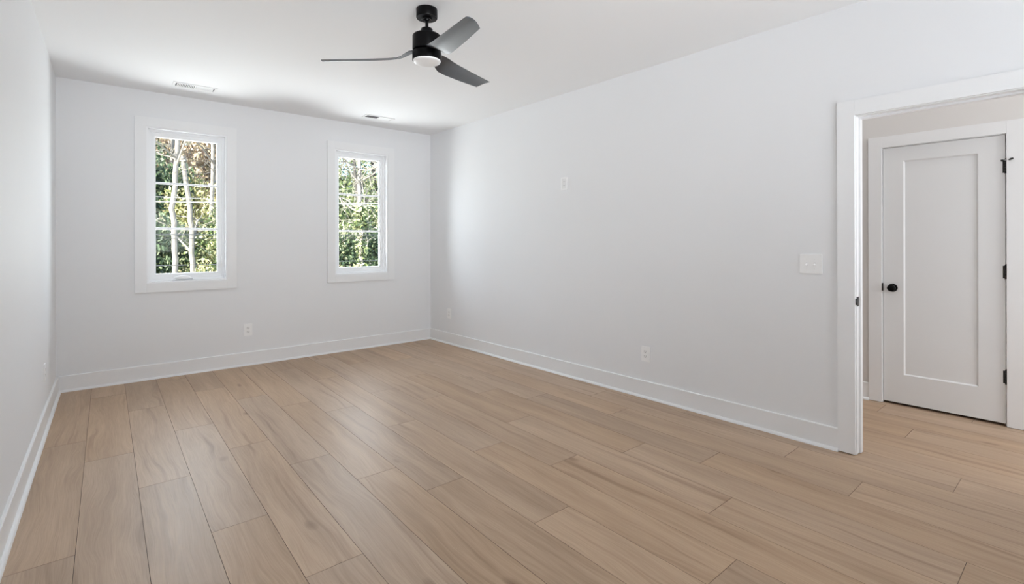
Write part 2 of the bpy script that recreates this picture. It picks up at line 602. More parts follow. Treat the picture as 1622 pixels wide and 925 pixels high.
G = 0.006
tr = MB(right_frame)
ring(tr, S0 - 0.005, S1 + 0.005, G, DZ + 0.005, 0.0915, 0.0, 0.018)
trim = struct(tr.build('trim_1', M['trim'], origin=right_frame(S0, 0, 0)), 'flat white casing around the open doorway in the right wall', 'door casing')
jm = MB(right_frame)
ring(jm, S0, S1, 0.004, DZ, 0.0195, -0.115, 0.0, bevel=0.001)
jm.build('jamb', M['trim'], trim)
st = MB(right_frame)
st.box(S0, S0 + 0.011, -0.082, -0.045, 0.004, DZ - 0.011, 0.001)
st.box(S1 - 0.011, S1, -0.082, -0.045, 0.004, DZ - 0.011, 0.001)
st.box(S0, S1, -0.082, -0.045, DZ - 0.011, DZ, 0.001)
st.build('door_stop', M['trim'], trim)
hc = MB(right_frame)
ring(hc, S0 - 0.005, S1 + 0.005, G, DZ + 0.005, 0.0915, -0.133, -0.115)
hc.build('hall_casing', M['trim'], trim)
sp = MB(right_frame)
sp.box(S0 - 0.001, S0 + 0.002, -0.040, -0.002, 0.902, 0.960, 0.0008)
sp.box(S0 - 0.003, S0 + 0.002, -0.003, 0.010, 0.912, 0.950, 0.001)
tag(sp.build('strike_plate', M['hinge'], trim), 'black metal strike plate on the white jamb')
s2 = MB(right_frame)
s2.box(S0 + 0.0018, S0 + 0.0024, -0.030, -0.016, 0.919, 0.943)
s2.build('latch_hole', M['slot'], trim.children[-1])


# hall door
def build_hall_door():
    d = empty('door_1', hall_frame(HD0, 0, 0))
    struct(d, 'closed white single panel door in the hall with black knob', 'door')
    gp = 0.003
    a0, a1, z0, z1 = HD0 + gp, HD1 - gp, 0.020, HDT - gp
    p0, p1, q0, q1 = 4.826, 5.253, 0.245, 1.930      # recessed panel
    o1, o0, op = -0.002, -0.037, -0.013
    mb = MB(hall_frame)
    bm = mb.bm

    def V(s, o, z):
        return bm.verts.new(hall_frame(s, o, z))
    # front: stiles and rails, slanted sticking, recessed flat panel
    oa = [V(a0, o1, z0), V(a1, o1, z0), V(a1, o1, z1), V(a0, o1, z1)]
    ia = [V(p0, o1, q0), V(p1, o1, q0), V(p1, o1, q1), V(p0, o1, q1)]
    k = 0.009
    pa = [V(p0 + k, op, q0 + k), V(p1 - k, op, q0 + k), V(p1 - k, op, q1 - k), V(p0 + k, op, q1 - k)]
    ba = [V(a0, o0, z0), V(a1, o0, z0), V(a1, o0, z1), V(a0, o0, z1)]
    for i in range(4):
        j = (i + 1) % 4
        bm.faces.new((oa[i], oa[j], ia[j], ia[i]))
        bm.faces.new((ia[i], ia[j], pa[j], pa[i]))
        bm.faces.new((ba[i], ba[j], oa[j], oa[i]))
    bm.faces.new(pa)
    bm.faces.new(ba[::-1])
    mb.build('door_leaf', M['door'], d)
    fr = MB(hall_frame)
    ring(fr, HD0 - 0.004, HD1 + 0.004, G * 0.5, HDT + 0.004, 0.088, 0.0, 0.018)
    fr.build('casing', M['trim'], d)
    jb = MB(hall_frame)
    ring(jb, HD0, HD1, 0.002, HDT, 0.0175, -0.115, 0.0, bevel=0.001)
    jb.build('jamb', M['trim'], d)
    # knob: rose, neck and ball
    kz, ks = 0.927, 4.757
    kb = MB(hall_frame)
    prof = [(0.0, o1), (0.032, o1), (0.0325, o1 + 0.004), (0.030, o1 + 0.008), (0.013, o1 + 0.010), (0.0115, o1 + 0.024), (0.018, o1 + 0.031),
            (0.0255, o1 + 0.038), (0.0275, o1 + 0.046), (0.0265, o1 + 0.054), (0.021, o1 + 0.060), (0.010, o1 + 0.063), (0.0, o1 + 0.0635)]
    kb.lathe(prof, 40, axis='b', at=(ks, 0, kz))
    tag(kb.build('knob', M['black'], d, smooth=True), 'round black door knob')
    lt = MB(hall_frame)
    lt.box(HD0 - 0.004, HD0 + 0.0035, -0.004, 0.0195, 0.900, 0.962, 0.001)
    tag(lt.build('strike_plate', M['hinge'], d), 'black strike plate lip at the door edge')
    for zc in (1.818, 1.080, 0.345):
        hg = MB(hall_frame)
        for i in range(5):
            za = zc - 0.0485 + i * 0.0195
            hg.lathe([(0, za), (0.0068, za), (0.0068, za + 0.0188), (0, za + 0.0188)], 14, at=(HD1, 0.0045, 0))
        hg.lathe([(0, zc + 0.049), (0.005, zc + 0.049), (0.0055, zc + 0.052), (0.003, zc + 0.056), (0, zc + 0.057)], 14, at=(HD1, 0.0045, 0))
        hg.box(HD1 - 0.016, HD1, -0.003, -0.0005, zc - 0.044, zc + 0.044)
        h = hg.build('hinge', M['hinge'], d, smooth=True)
        tag(h, 'black butt hinge')
        if zc > 1.8:
            ds = MB(hall_frame)
            zz = zc + 0.044
            ds.lathe([(0, zz - 0.003), (0.0105, zz - 0.003), (0.0105, zz + 0.003), (0, zz + 0.003)], 16, at=(HD1, 0.0045, 0))
            ds.tube([(HD1 + 0.004, 0.006, zz), (HD1 + 0.022, 0.024, zz)], 0.0032, 8)
            ds.tube([(HD1 - 0.004, 0.006, zz), (HD1 - 0.013, 0.015, zz)], 0.0032, 8)
            tag(ds.build('hinge_pin_stop', M['grey_metal'], h, smooth=True), 'metal arm of the hinge pin stop')
            tp = MB(hall_frame)
            tp.tube([(HD1 + 0.019, 0.021, zz), (HD1 + 0.032, 0.030, zz + 0.004), (HD1 + 0.037, 0.028, zz + 0.006)], [0.0055, 0.0068, 0.0055], 10)
            tp.tube([(HD1 - 0.012, 0.014, zz - 0.001), (HD1 - 0.020, 0.021, zz - 0.003)], [0.006, 0.0075], 10)
            tag(tp.build('rubber_tip', M['rubber'], h, smooth=True), 'black rubber bumper tips')


build_hall_door()


# ------------------------------------------------------------------ windows
def build_window(n, wx, label, crank):
    f = lambda a, o, z: back_frame(wx + a, o, z)
    d = empty('window_%d' % n, f(0, 0, WZ0))
    struct(d, label, 'window')
    a, z0, z1 = WHALF, WZ0, WZ1
    cs = MB(f)
    ring(cs, -a, a, z0, z1, 0.089, 0.0, 0.020, bottom=True)
    cs.build('casing', M['trim'], d)
    je = MB(f)                                  # jamb extension
    t = 0.012
    je.box(-a, -a + t, -0.06, 0.012, z0, z1, 0.001)
    je.box(a - t, a, -0.06, 0.012, z0, z1, 0.001)
    je.box(-a + t, a - t, -0.06, 0.012, z1 - t, z1, 0.001)
    je.box(-a + t, a - t, -0.06, 0.012, z0, z0 + t, 0.001)
    je.build('jamb', M['vinyl'], d)
    fr = MB(f)                                  # fixed vinyl frame
    b = a - t
    ring(fr, -b + 0.022, b - 0.022, z0 + t + 0.024, z1 - t - 0.022, 0.0235, -0.125, -0.050, bottom=True)
    fr.build('frame', M['vinyl'], d)
    sa, sz0, sz1 = b - 0.0225, z0 + t + 0.0245, z1 - t - 0.0225
    ga, gz0, gz1 = 0.2575, 0.998, 2.326
    sh = MB(f)                                  # sash with sloped glazing bead
    bm = sh.bm

    def V(x, o, z):
        return bm.verts.new(f(x, o, z))

    def loop(x, o, za, zb):
        return [V(-x, o, za), V(x, o, za), V(x, o, zb), V(-x, o, zb)]
    k = 0.010
    loops = [loop(sa, -0.100, sz0, sz1), loop(sa, -0.060, sz0, sz1), loop(ga + k, -0.060, gz0 - k, gz1 + k), loop(ga, -0.070, gz0, gz1),
             loop(ga, -0.100, gz0, gz1)]
    loops.append(loops[0])
    for A, B in zip(loops, loops[1:]):
        for i in range(4):
            j = (i + 1) % 4
            bm.faces.new((A[i], A[j], B[j], B[i]))
    s = sh.build('sash', M['vinyl'], d)
    pn = MB(f)
    pn.box(-ga - 0.003, ga + 0.003, -0.082, -0.079, gz0 - 0.003, gz1 + 0.003)
    pn.build('glass_pane', M['glass'], d)
    for zc in (1.437, 1.880):
        mu = MB(f)
        mu.prism([(-0.078, zc - 0.011), (-0.071, zc - 0.007), (-0.071, zc + 0.007), (-0.078, zc + 0.011)], -ga, ga, order=(1, 2, 0))
        mu.build('muntin', M['vinyl'], d)
    if crank:
        cr = MB(f)                              # folded crank under its cover
        n_, m_ = 20, 8
        cx, hw, hh, dp = -0.045, 0.078, 0.040, 0.034
        zb, ob = z0 + t + 0.004, -0.050
        g = []
        for i in range(n_ + 1):
            u = -1 + 2 * i / n_
            wv = math.sqrt(max(0, 1 - abs(u) ** 2.4))
            g.append([V2 for V2 in (cr.bm.verts.new(f(cx + u * hw, ob + dp * (0.25 + 0.75 * wv) * math.cos(v) , zb + 0.004 + (hh * (0.25 + 0.75 * wv)) * math.sin(v)))
                                    for v in (R(90) * q / m_ for q in range(m_ + 1)))])
        for A, B in zip(g, g[1:]):
            for q in range(m_):
                cr.bm.faces.new((A[q], A[q + 1], B[q + 1], B[q]))
        for col in (g[0], g[-1]):
            cr.bm.faces.new(col + [cr.bm.verts.new(f(cx + (-hw if col is g[0] else hw), ob, zb + 0.004))])
        c = cr.build('crank_cover', M['plate'], d, smooth=True)
        ar = MB(f)
        ar.tube([(cx - 0.06, ob + 0.03, zb + 0.010), (cx + 0.03, ob + 0.040, zb + 0.009), (cx + 0.082, ob + 0.036, zb + 0.010)], [0.004, 0.0045, 0.005], 8)
        ar.build('crank_handle', M['grey_metal'], c, smooth=True)
    lk = MB(f)                                   # tilt latch on the right side frame
    lk.box(0.287, 0.299, -0.052, -0.046, 1.045, 1.165, 0.002)
    lk.tube([(0.293, -0.046, 1.075), (0.292, -0.036, 1.10), (0.290, -0.030, 1.15)], [0.005, 0.0055, 0.004], 8)
    lk.build('lock_lever', M['plate'], d, smooth=True)


build_window(1, WIN_X[0], 'left of the two white windows, with a crank at its sill', True)
build_window(2, WIN_X[1], 'right of the two white windows, nearer the room corner', False)


# ------------------------------------------------------------------ outlets and switches
def rounded(w_, h_, r, n=5):
    pts = []
    for cx, cz, a0 in ((w_ / 2 - r, h_ / 2 - r, 0), (-w_ / 2 + r, h_ / 2 - r, 90), (-w_ / 2 + r, -h_ / 2 + r, 180), (w_ / 2 - r, -h_ / 2 + r, 270)):
        for i in range(n + 1):
            t = R(a0 + 90 * i / n)
            pts.append((cx + r * math.cos(t), cz + r * math.sin(t)))
    return pts


def wall_plate(d, F, w_, h_, t=0.006):
    mb = MB(F)
    mb.prism(rounded(w_, h_, 0.004), 0.0, t, bevel=0.002, order=(0, 2, 1))
    return mb.build('plate', M['plate'], d)


def outlet(frame, s, z, label, group, w_=0.080, h_=0.125):
    d = empty('wall_outlet', frame(s, 0, z))
    tag(d, label, 'outlet', group)
    F = lambda a, o, c: frame(s + a, o, z + c)
    wall_plate(d, F, w_, h_)
    for sg in (-1, 1):
        r = MB(F)
        zc = sg * 0.0195
        pts = [(x, zc + y) for x, y in rounded(0.034, 0.028, 0.010)]
        r.prism(pts, 0.004, 0.0078, bevel=0.0006, order=(0, 2, 1))
        rc = r.build('receptacle', M['receptacle'], d)
        sl = MB(F)
        sl.box(-0.0078, -0.0054, 0.0072, 0.0081, zc - 0.002, zc + 0.0075)
        sl.box(0.0054, 0.0078, 0.0072, 0.0081, zc - 0.001, zc + 0.0065)
        sl.lathe([(0, 0.0072), (0.0028, 0.0072), (0.0028, 0.0081), (0, 0.0081)], 12, axis='b', at=(0, 0, zc - 0.0075))
        sl.build('slots', M['slot'], rc)
    sc_ = MB(F)
    sc_.lathe([(0, 0.005), (0.003, 0.005), (0.003, 0.0068), (0, 0.0072)], 14, axis='b')
    sc_.build('screw', M['receptacle'], d)
    return d


GO = 'white wall outlets'
outlet(back_frame, 1.157, 0.374, 'white double outlet on the back wall between the two windows', GO)
outlet(right_frame, 3.3585, 0.3635, 'white double outlet low on the right wall, nearest the doorway', GO)
outlet(right_frame, 0.452, 0.384, 'white double outlet on the right wall beside the room corner', GO)
outlet(left_frame, 1.026, 0.388, 'white double outlet on the left wall seen nearly edge on', GO, 0.080, 0.118)


def recessed_box():
    s, z = 2.4475, 1.8645
    d = empty('recessed_wall_box', right_frame(s, 0, z))
    tag(d, 'small white recessed socket box high up on the right wall', 'outlet')
    F = lambda a, o, c: right_frame(s + a, o, z + c)
    w_, h_, b = 0.080, 0.122, 0.014
    fr = MB(F)
    fr.box(-w_ / 2, -w_ / 2 + b, 0, 0.009, -h_ / 2, h_ / 2, 0.002)
    fr.box(w_ / 2 - b, w_ / 2, 0, 0.009, -h_ / 2, h_ / 2, 0.002)
    fr.box(-w_ / 2 + b, w_ / 2 - b, 0, 0.009, h_ / 2 - b, h_ / 2, 0.002)
    fr.box(-w_ / 2 + b, w_ / 2 - b, 0, 0.009, -h_ / 2, -h_ / 2 + b, 0.002)
    fr.build('frame', M['plate'], d)
    bx = MB(F)
    bx.box(-w_ / 2 + b, w_ / 2 - b, 0.0005, 0.0025, -h_ / 2 + b, h_ / 2 - b)
    bx.build('back_plate', M['receptacle'], d)
    for zc in (0.018, -0.020):
        r = MB(F)
        r.prism([(x, zc + y) for x, y in rounded(0.030, 0.026, 0.009)], 0.002, 0.005, bevel=0.0006, order=(0, 2, 1))
        rc = r.build('receptacle', M['receptacle'], d)
        sl = MB(F)
        sl.box(-0.0070, -0.005, 0.0045, 0.0053, zc - 0.001, zc + 0.0065)
        sl.box(0.005, 0.0070, 0.0045, 0.0053, zc - 0.001, zc + 0.0055)
        sl.build('slots', M['slot'], rc)


recessed_box()


def switch_plate():
    s, z = 4.5915, 1.1525
    d = empty('light_switch', right_frame(s, 0, z))
    tag(d, 'white double toggle switch plate on the right wall beside the doorway', 'light switch')
    F = lambda a, o, c: right_frame(s + a, o, z + c)
    wall_plate(d, F, 0.127, 0.124, 0.007)
    for a in (-0.023, 0.023):
        bz = MB(F)
        bz.box(a - 0.0055, a + 0.0055, 0.0055, 0.0076, -0.0125, 0.0125, 0.0005)
        bz.build('bezel', M['receptacle'], d)
        tg = MB(F)
        tg.prism([(0.006, 0.003), (0.0195, -0.005), (0.0195, -0.0105), (0.0165, -0.0125), (0.006, -0.006)], a - 0.0042, a + 0.0042, bevel=0.0008, order=(1, 2, 0))
        tg.build('toggle', M['plate'], d)
        for c in (0.030, -0.030):
            sc_ = MB(F)
            sc_.lathe([(0, 0.006), (0.003, 0.006), (0.003, 0.0077), (0, 0.0081)], 14, axis='b', at=(a, 0, c))
            sc_.build('screw', M['receptacle'], d)


switch_plate()


# ------------------------------------------------------------------ ceiling registers
def register(cx, cy, label):
    L_, W_ = 0.345, 0.145
    d = empty('ceiling_vent', (cx, cy, H))
    tag(d, label, 'vent', 'ceiling vents')
    F = lambda a, b, c: Vector((cx + a, cy + b, H + c))
    b = 0.021
    fr = MB(F)
    x, y = L_ / 2, W_ / 2
    for a0, a1, b0, b1 in ((-x, -x + b, -y, y), (x - b, x, -y, y), (-x + b, x - b, -y, -y + b), (-x + b, x - b, y - b, y)):
        fr.box(a0, a1, b0, b1, -0.0065, 0.0, 0.0015)
    fr.box(-0.006, 0.006, -y + b, y - b, -0.006, -0.0005)
    fr.build('frame', M['vent'], d)
    bk = MB(F)
    bk.box(-x + b, x - b, -y + b, y - b, -0.0014, -0.0004)
    bk.build('duct_opening', M['vent_dark'], d)
    for sg in (-1, 1):
        for i in range(11):
            a = sg * (0.0145 + i * 0.0122)
            sl = MB(F)
            dx = 0.0042
            # blades of the two halves lean away from each other
            t = 0.0007
            sl.prism([(a - dx * sg - t, -0.0018), (a - dx * sg + t, -0.0018), (a + dx * sg + t, -0.0068), (a + dx * sg - t, -0.0068)],
                     -y + b, y - b, order=(0, 2, 1))
            sl.build('louvre', M['vent'], d)


register(0.637, 5.358, 'white ceiling vent near the left window, left of the two')
register(2.428, 5.342, 'white ceiling vent near the right window and room corner')


# ------------------------------------------------------------------ ceiling fan
def build_fan():
    cx, cy = 1.532, 2.670
    d = empty('ceiling_fan', (cx, cy, H))
    tag(d, 'black three blade ceiling fan with a round white light', 'ceiling fan')
    F = lambda a, b, c: Vector((cx + a, cy + b, c))
    MB(F).lathe([(0, H), (0.064, H), (0.065, H - 0.003), (0.065, 2.688), (0.063, 2.684), (0.040, 2.683), (0.0, 2.683)], 56).build('canopy', M['black'], d, smooth=True)
    cp = d.children[-1]
    MB(F).lathe([(0.031, 2.684), (0.033, 2.679), (0.030, 2.675), (0.022, 2.676), (0.020, 2.681)], 40).build('collar', M['black'], cp, smooth=True)
    MB(F).lathe([(0.0, 2.686), (0.012, 2.684), (0.019, 2.676), (0.016, 2.668), (0.0098, 2.664), (0.0098, 2.60), (0, 2.60)], 32).build('downrod', M['black'], d, smooth=True)
    MB(F).lathe([(0, 2.622), (0.014, 2.622), (0.034, 2.619), (0.0365, 2.615), (0.0365, 2.580), (0.040, 2.574), (0, 2.574)], 48).build('coupler', M['black'], d, smooth=True)
    MB(F).lathe([(0, 2.580), (0.074, 2.580), (0.083, 2.577), (0.088, 2.570), (0.0885, 2.490), (0.086, 2.484), (0.060, 2.482), (0.060, 2.474), (0, 2.474)], 64).build('motor_housing', M['black'], d, smooth=True)
    kit = MB(F).lathe([(0, 2.474), (0.080, 2.474), (0.0885, 2.470), (0.0895, 2.466), (0.0895, 2.424), (0.0885, 2.421), (0.084, 2.421), (0.083, 2.426), (0, 2.428)], 64).build('light_housing', M['black'], d, smooth=True)
    prof = [(0.0835, 2.430), (0.0845, 2.419), (0.083, 2.415)]
    for i in range(1, 9):
        t = i / 8
        prof.append((0.083 * math.cos(t * math.pi / 2), 2.415 - 0.013 * math.sin(t * math.pi / 2)))
    prof[-1] = (0.0, 2.402)
    tag(MB(F).lathe(prof, 64).build('light_lens', M['lens'], kit, smooth=True), 'round white diffuser')
    # three twisted blades
    z0, a0 = 2.427, 0.368
    tiltx, tilty = 0.039, 0.021
    ST = [  # radius, chord, pitch, height of the chord line
        (0.045, 0.060, 0.00, 2.4790), (0.080, 0.066, -0.02, 2.4785), (0.105, 0.080, -0.08, 2.474), (0.130, 0.102, -0.20, 2.461),
        (0.155, 0.122, -0.29, 2.446), (0.185, 0.130, -0.33, 2.435), (0.24, 0.130, -0.33, 2.430), (0.33, 0.125, -0.32, 2.428),
        (0.43, 0.119, -0.31, 2.427), (0.53, 0.111, -0.30, 2.427), (0.61, 0.104, -0.292, 2.427), (0.644, 0.100, -0.292, 2.427)]
    NC = 10
    for k in range(3):
        th = a0 + k * 2 * math.pi / 3
        e = Vector((math.cos(th), math.sin(th), 0))
        t = Vector((-math.sin(th), math.cos(th), 0))
        mb = MB()
        bm = mb.bm
        up, lo = [], []
        for r, c, pi_, zc in ST:
            tip = max(0, (r - 0.50) / 0.144)
            ru, rl = [], []
            for i in range(NC + 1):
                u = -1 + 2 * i / NC
                camber = 0.010 * (1 - u * u) * min(1, max(0, (r - 0.11) / 0.08))
                th_ = 0.0032 * (1 - 0.75 * u ** 6)
                rad = r + u * (-0.016) * tip + 0.010 * (1 - u * u) * (1 if r > 0.64 else 0)
                off = e * rad + u * c / 2 * (t * math.cos(pi_) + Vector((0, 0, 1)) * math.sin(pi_)) + Vector((0, 0, zc - z0 + camber))
                off.z += (tiltx * off.x + tilty * off.y)
                ru.append(bm.verts.new(Vector((cx, cy, z0)) + off + Vector((0, 0, th_))))
                rl.append(bm.verts.new(Vector((cx, cy, z0)) + off - Vector((0, 0, th_))))
            up.append(ru)
            lo.append(rl)
        for A, B in zip(range(len(ST) - 1), range(1, len(ST))):
            for i in range(NC):
                bm.faces.new((up[A][i], up[B][i], up[B][i + 1], up[A][i + 1]))
                bm.faces.new((lo[A][i], lo[A][i + 1], lo[B][i + 1], lo[B][i]))
            for i in (0, NC):
                bm.faces.new((up[A][i], lo[A][i], lo[B][i], up[B][i]))
        for q in (0, len(ST) - 1):
            for i in range(NC):
                bm.faces.new((up[q][i], up[q][i + 1], lo[q][i + 1], lo[q][i]))
        b = mb.build('blade', M['blade'], d, smooth=True)


build_fan()


# ------------------------------------------------------------------ wooded slope outside the windows
rng = random.Random(7)


def slope_z(x, y):
    t = max(0.0, y - 8.5)
    return -0.9 + 0.10 * t + 0.0045 * t * t * (1.0 if x < 4 else max(0.45, 1.0 - (x - 4) * 0.06)) + 0.18 * math.sin(x * 1.3 + y * 0.7) + 0.12 * math.sin(x * 2.9 - y * 1.7)


def hillside():
    bm = bmesh.new()
    nx, ny = 60, 50
    g = [[bm.verts.new((x, y, slope_z(x, y))) for x in (-14 + 44 * i / nx for i in range(nx + 1))] for y in (6.6 + 38 * j / ny for j in range(ny + 1))]
    for a, b in zip(g, g[1:]):
        for i in range(nx):
            bm.faces.new((a[i], a[i + 1], b[i + 1], b[i]))
    me = bpy.data.meshes.new('hillside')
    bm.to_mesh(me)
    bm.free()
    me.materials.append(M['soil'])
    me.polygons.foreach_set('use_smooth', [True] * len(me.polygons))
    o = bpy.data.objects.new('hillside', me)
    C.objects.link(o)
    struct(o, 'wooded slope rising outside beyond the windows', 'hillside')


hillside()


def leaf_cloud(mesh_name, blobs, count, size, seed, mat):
    """Mesh of single leaves gathered round the given blobs (centre, radii)."""
    r = random.Random(seed)
    verts, faces = [], []
    tot = sum(b[1][0] * b[1][2] for b in blobs)
    for c, rad in blobs:
        n = int(count * rad[0] * rad[2] / tot)
        for _ in range(n):
            v = Vector((r.gauss(0, 1), r.gauss(0, 1), r.gauss(0, 1))).normalized() * (r.random() ** 0.35)
            p = Vector((c[0] + v.x * rad[0], c[1] + v.y * rad[1], c[2] + v.z * rad[2]))
            a = Vector((r.gauss(0, 1), r.gauss(0, 1), r.gauss(0, 0.8))).normalized()
            b = a.cross(Vector((r.gauss(0, 1), r.gauss(0, 1), r.gauss(0, 1)))).normalized()
            s = size * r.uniform(0.6, 1.4)
            i = len(verts)
            verts += [p - a * s, p - b * s * 0.45, p + a * s, p + b * s * 0.45]
            faces.append((i, i + 1, i + 2, i + 3))
    me = bpy.data.meshes.new(mesh_name)
    me.from_pydata([tuple(v) for v in verts], [], faces)
    me.materials.append(mat)
    return me


def shrub_mesh(kind, seed, mat, n, size):
    r = random.Random(seed)
    blobs = [((0, 0, 0.75), (1.0, 0.9, 0.75))]
    for _ in range(9):
        a = r.uniform(0, 2 * math.pi)
        q = r.uniform(0.3, 0.95)
        blobs.append(((q * math.cos(a), q * math.sin(a) * 0.8, r.uniform(0.3, 1.55)), (r.uniform(0.3, 0.5),) * 3))
    return leaf_cloud(kind, blobs, n, size, seed, mat)


def stems_mesh(seed, n=7):
    r = random.Random(seed)
    mb = MB()
    for _ in range(n):
        a = r.uniform(0, 2 * math.pi)
        q = r.uniform(0.3, 0.9)
        x, y = q * math.cos(a), q * math.sin(a)
        mb.tube([(x * 0.1, y * 0.1, -0.1), (x * 0.5, y * 0.5, 0.5), (x, y, r.uniform(1.0, 1.6))], [0.03, 0.02, 0.006], 5)
    return mb


SHRUBS = {}
for kind, mat, sd, n, size in (('green', 'leaf_green', 11, 8000, 0.042), ('dark', 'leaf_dark', 12, 7000, 0.045),
                               ('yellow', 'leaf_yellow', 13, 7000, 0.040), ('dry', 'leaf_dry', 14, 7000, 0.042)):
    me = shrub_mesh('foliage_' + kind, sd, M[mat], n, size)
    st_ = stems_mesh(sd + 50).build('stem', M['bark_dark'])
    SHRUBS[kind] = (me, st_.data)
    bpy.data.objects.remove(st_)


def shrub(kind, x, y, sx, sz, rot, label):
    d = empty('shrub', (x, y, slope_z(x, y)))
    d.rotation_euler.z = rot
    d.scale = (sx, sx, sz)
    tag(d, label, 'shrub')
    for nm, me in zip(('foliage', 'stem'), SHRUBS[kind]):
        o = bpy.data.objects.new(nm, me)
        C.objects.link(o)
        o.parent = d
        if nm == 'foliage':
            o['kind'] = 'stuff'
    return d


# nearest row under the windows
shrub('green', 0.70, 10.2, 0.72, 0.92, 0.3, 'green shrub filling the bottom left of the left window')
shrub('yellow', 1.82, 12.1, 0.45, 0.95, 1.3, 'yellow green shrub at the bottom right of the left window')
shrub('dry', 4.02, 11.3, 0.62, 0.95, 2.1, 'tan dry shrub at the bottom left of the right window')
shrub('dark', 5.45, 11.4, 0.5, 0.66, 0.8, 'low dark shrub at the bottom right of the right window')

# the undergrowth further up cannot be told apart: one mass of foliage on the slope
ROWS = [
    ('green', -0.6, 10.8, 1.0, 1.1), ('yellow', 6.9, 11.5, 1.0, 1.0), ('green', -2.2, 11.5, 1.1, 1.1), ('yellow', 2.9, 12.3, 0.8, 0.9),
    ('dark', 0.7, 13.9, 0.9, 1.5), ('green', 1.9, 14.2, 1.1, 1.35), ('yellow', 3.0, 13.9, 1.0, 1.25), ('dark', 5.6, 13.9, 0.9, 1.5),
    ('green', 4.5, 14.2, 1.1, 1.35), ('green', 7.4, 14.0, 1.2, 1.3), ('dark', -1.2, 14.0, 1.2, 1.4),
    ('yellow', 2.3, 17.0, 1.2, 1.8), ('dark', 1.0, 17.4, 1.1, 2.3), ('dry', 3.4, 18.0, 1.4, 2.0), ('green', 6.6, 17.2, 1.5, 1.9),
    ('yellow', 8.0, 18.4, 1.4, 1.7), ('green', 5.0, 18.8, 1.6, 2.0), ('green', -0.6, 18.0, 1.6, 2.0),
    ('dry', 1.6, 21.5, 1.6, 2.6), ('dry', 3.6, 23.0, 1.9, 2.6), ('yellow', 6.6, 22.5, 1.8, 2.2), ('green', 9.2, 22.5, 2.0, 2.2),
    ('dry', 11.4, 23.5, 1.8, 2.1), ('green', -1.5, 23.0, 2.0, 2.6), ('dry', 2.2, 26.5, 2.2, 3.4), ('dry', 4.9, 28.0, 2.3, 3.0),
    ('dark', 0.2, 27.0, 2.0, 3.2), ('yellow', 8.4, 27.5, 2.2, 2.6), ('green', 12.4, 28.5, 2.4, 2.6)]


def undergrowth(hill):
    allv, allf, mats = [], [], []
    names = list(SHRUBS)
    for kd, x, y, sx, sz in ROWS:
        src = SHRUBS[kd][0]
        mt = Matrix.LocRotScale((x, y, slope_z(x, y)), Matrix.Rotation(rng.uniform(0, 6.28), 3, 'Z').to_quaternion(), (sx, sx, sz))
        b = len(allv)
        allv += [tuple(mt @ v.co) for v in src.vertices]
        fs = [tuple(b + i for i in p.vertices) for p in src.polygons]
        allf += fs
        mats += [names.index(kd)] * len(fs)
    me = bpy.data.meshes.new('undergrowth')
    me.from_pydata(allv, [], allf)
    for n in names:
        me.materials.append(SHRUBS[n][0].materials[0])
    me.polygons.foreach_set('material_index', mats)
    o = bpy.data.objects.new('undergrowth', me)
    C.objects.link(o)
    o.parent = hill
    o['kind'] = 'stuff'


undergrowth(bpy.data.objects['hillside'])


# trees
def limb_points(p0, direction, length, n, wob, r):
    pts = [Vector(p0)]
    dvec = Vector(direction).normalized()
    for _ in range(n):
        dvec = (dvec + Vector((r.gauss(0, wob), r.gauss(0, wob), r.gauss(0, wob) + 0.02))).normalized()
        pts.append(pts[-1] + dvec * length / n)
    return pts


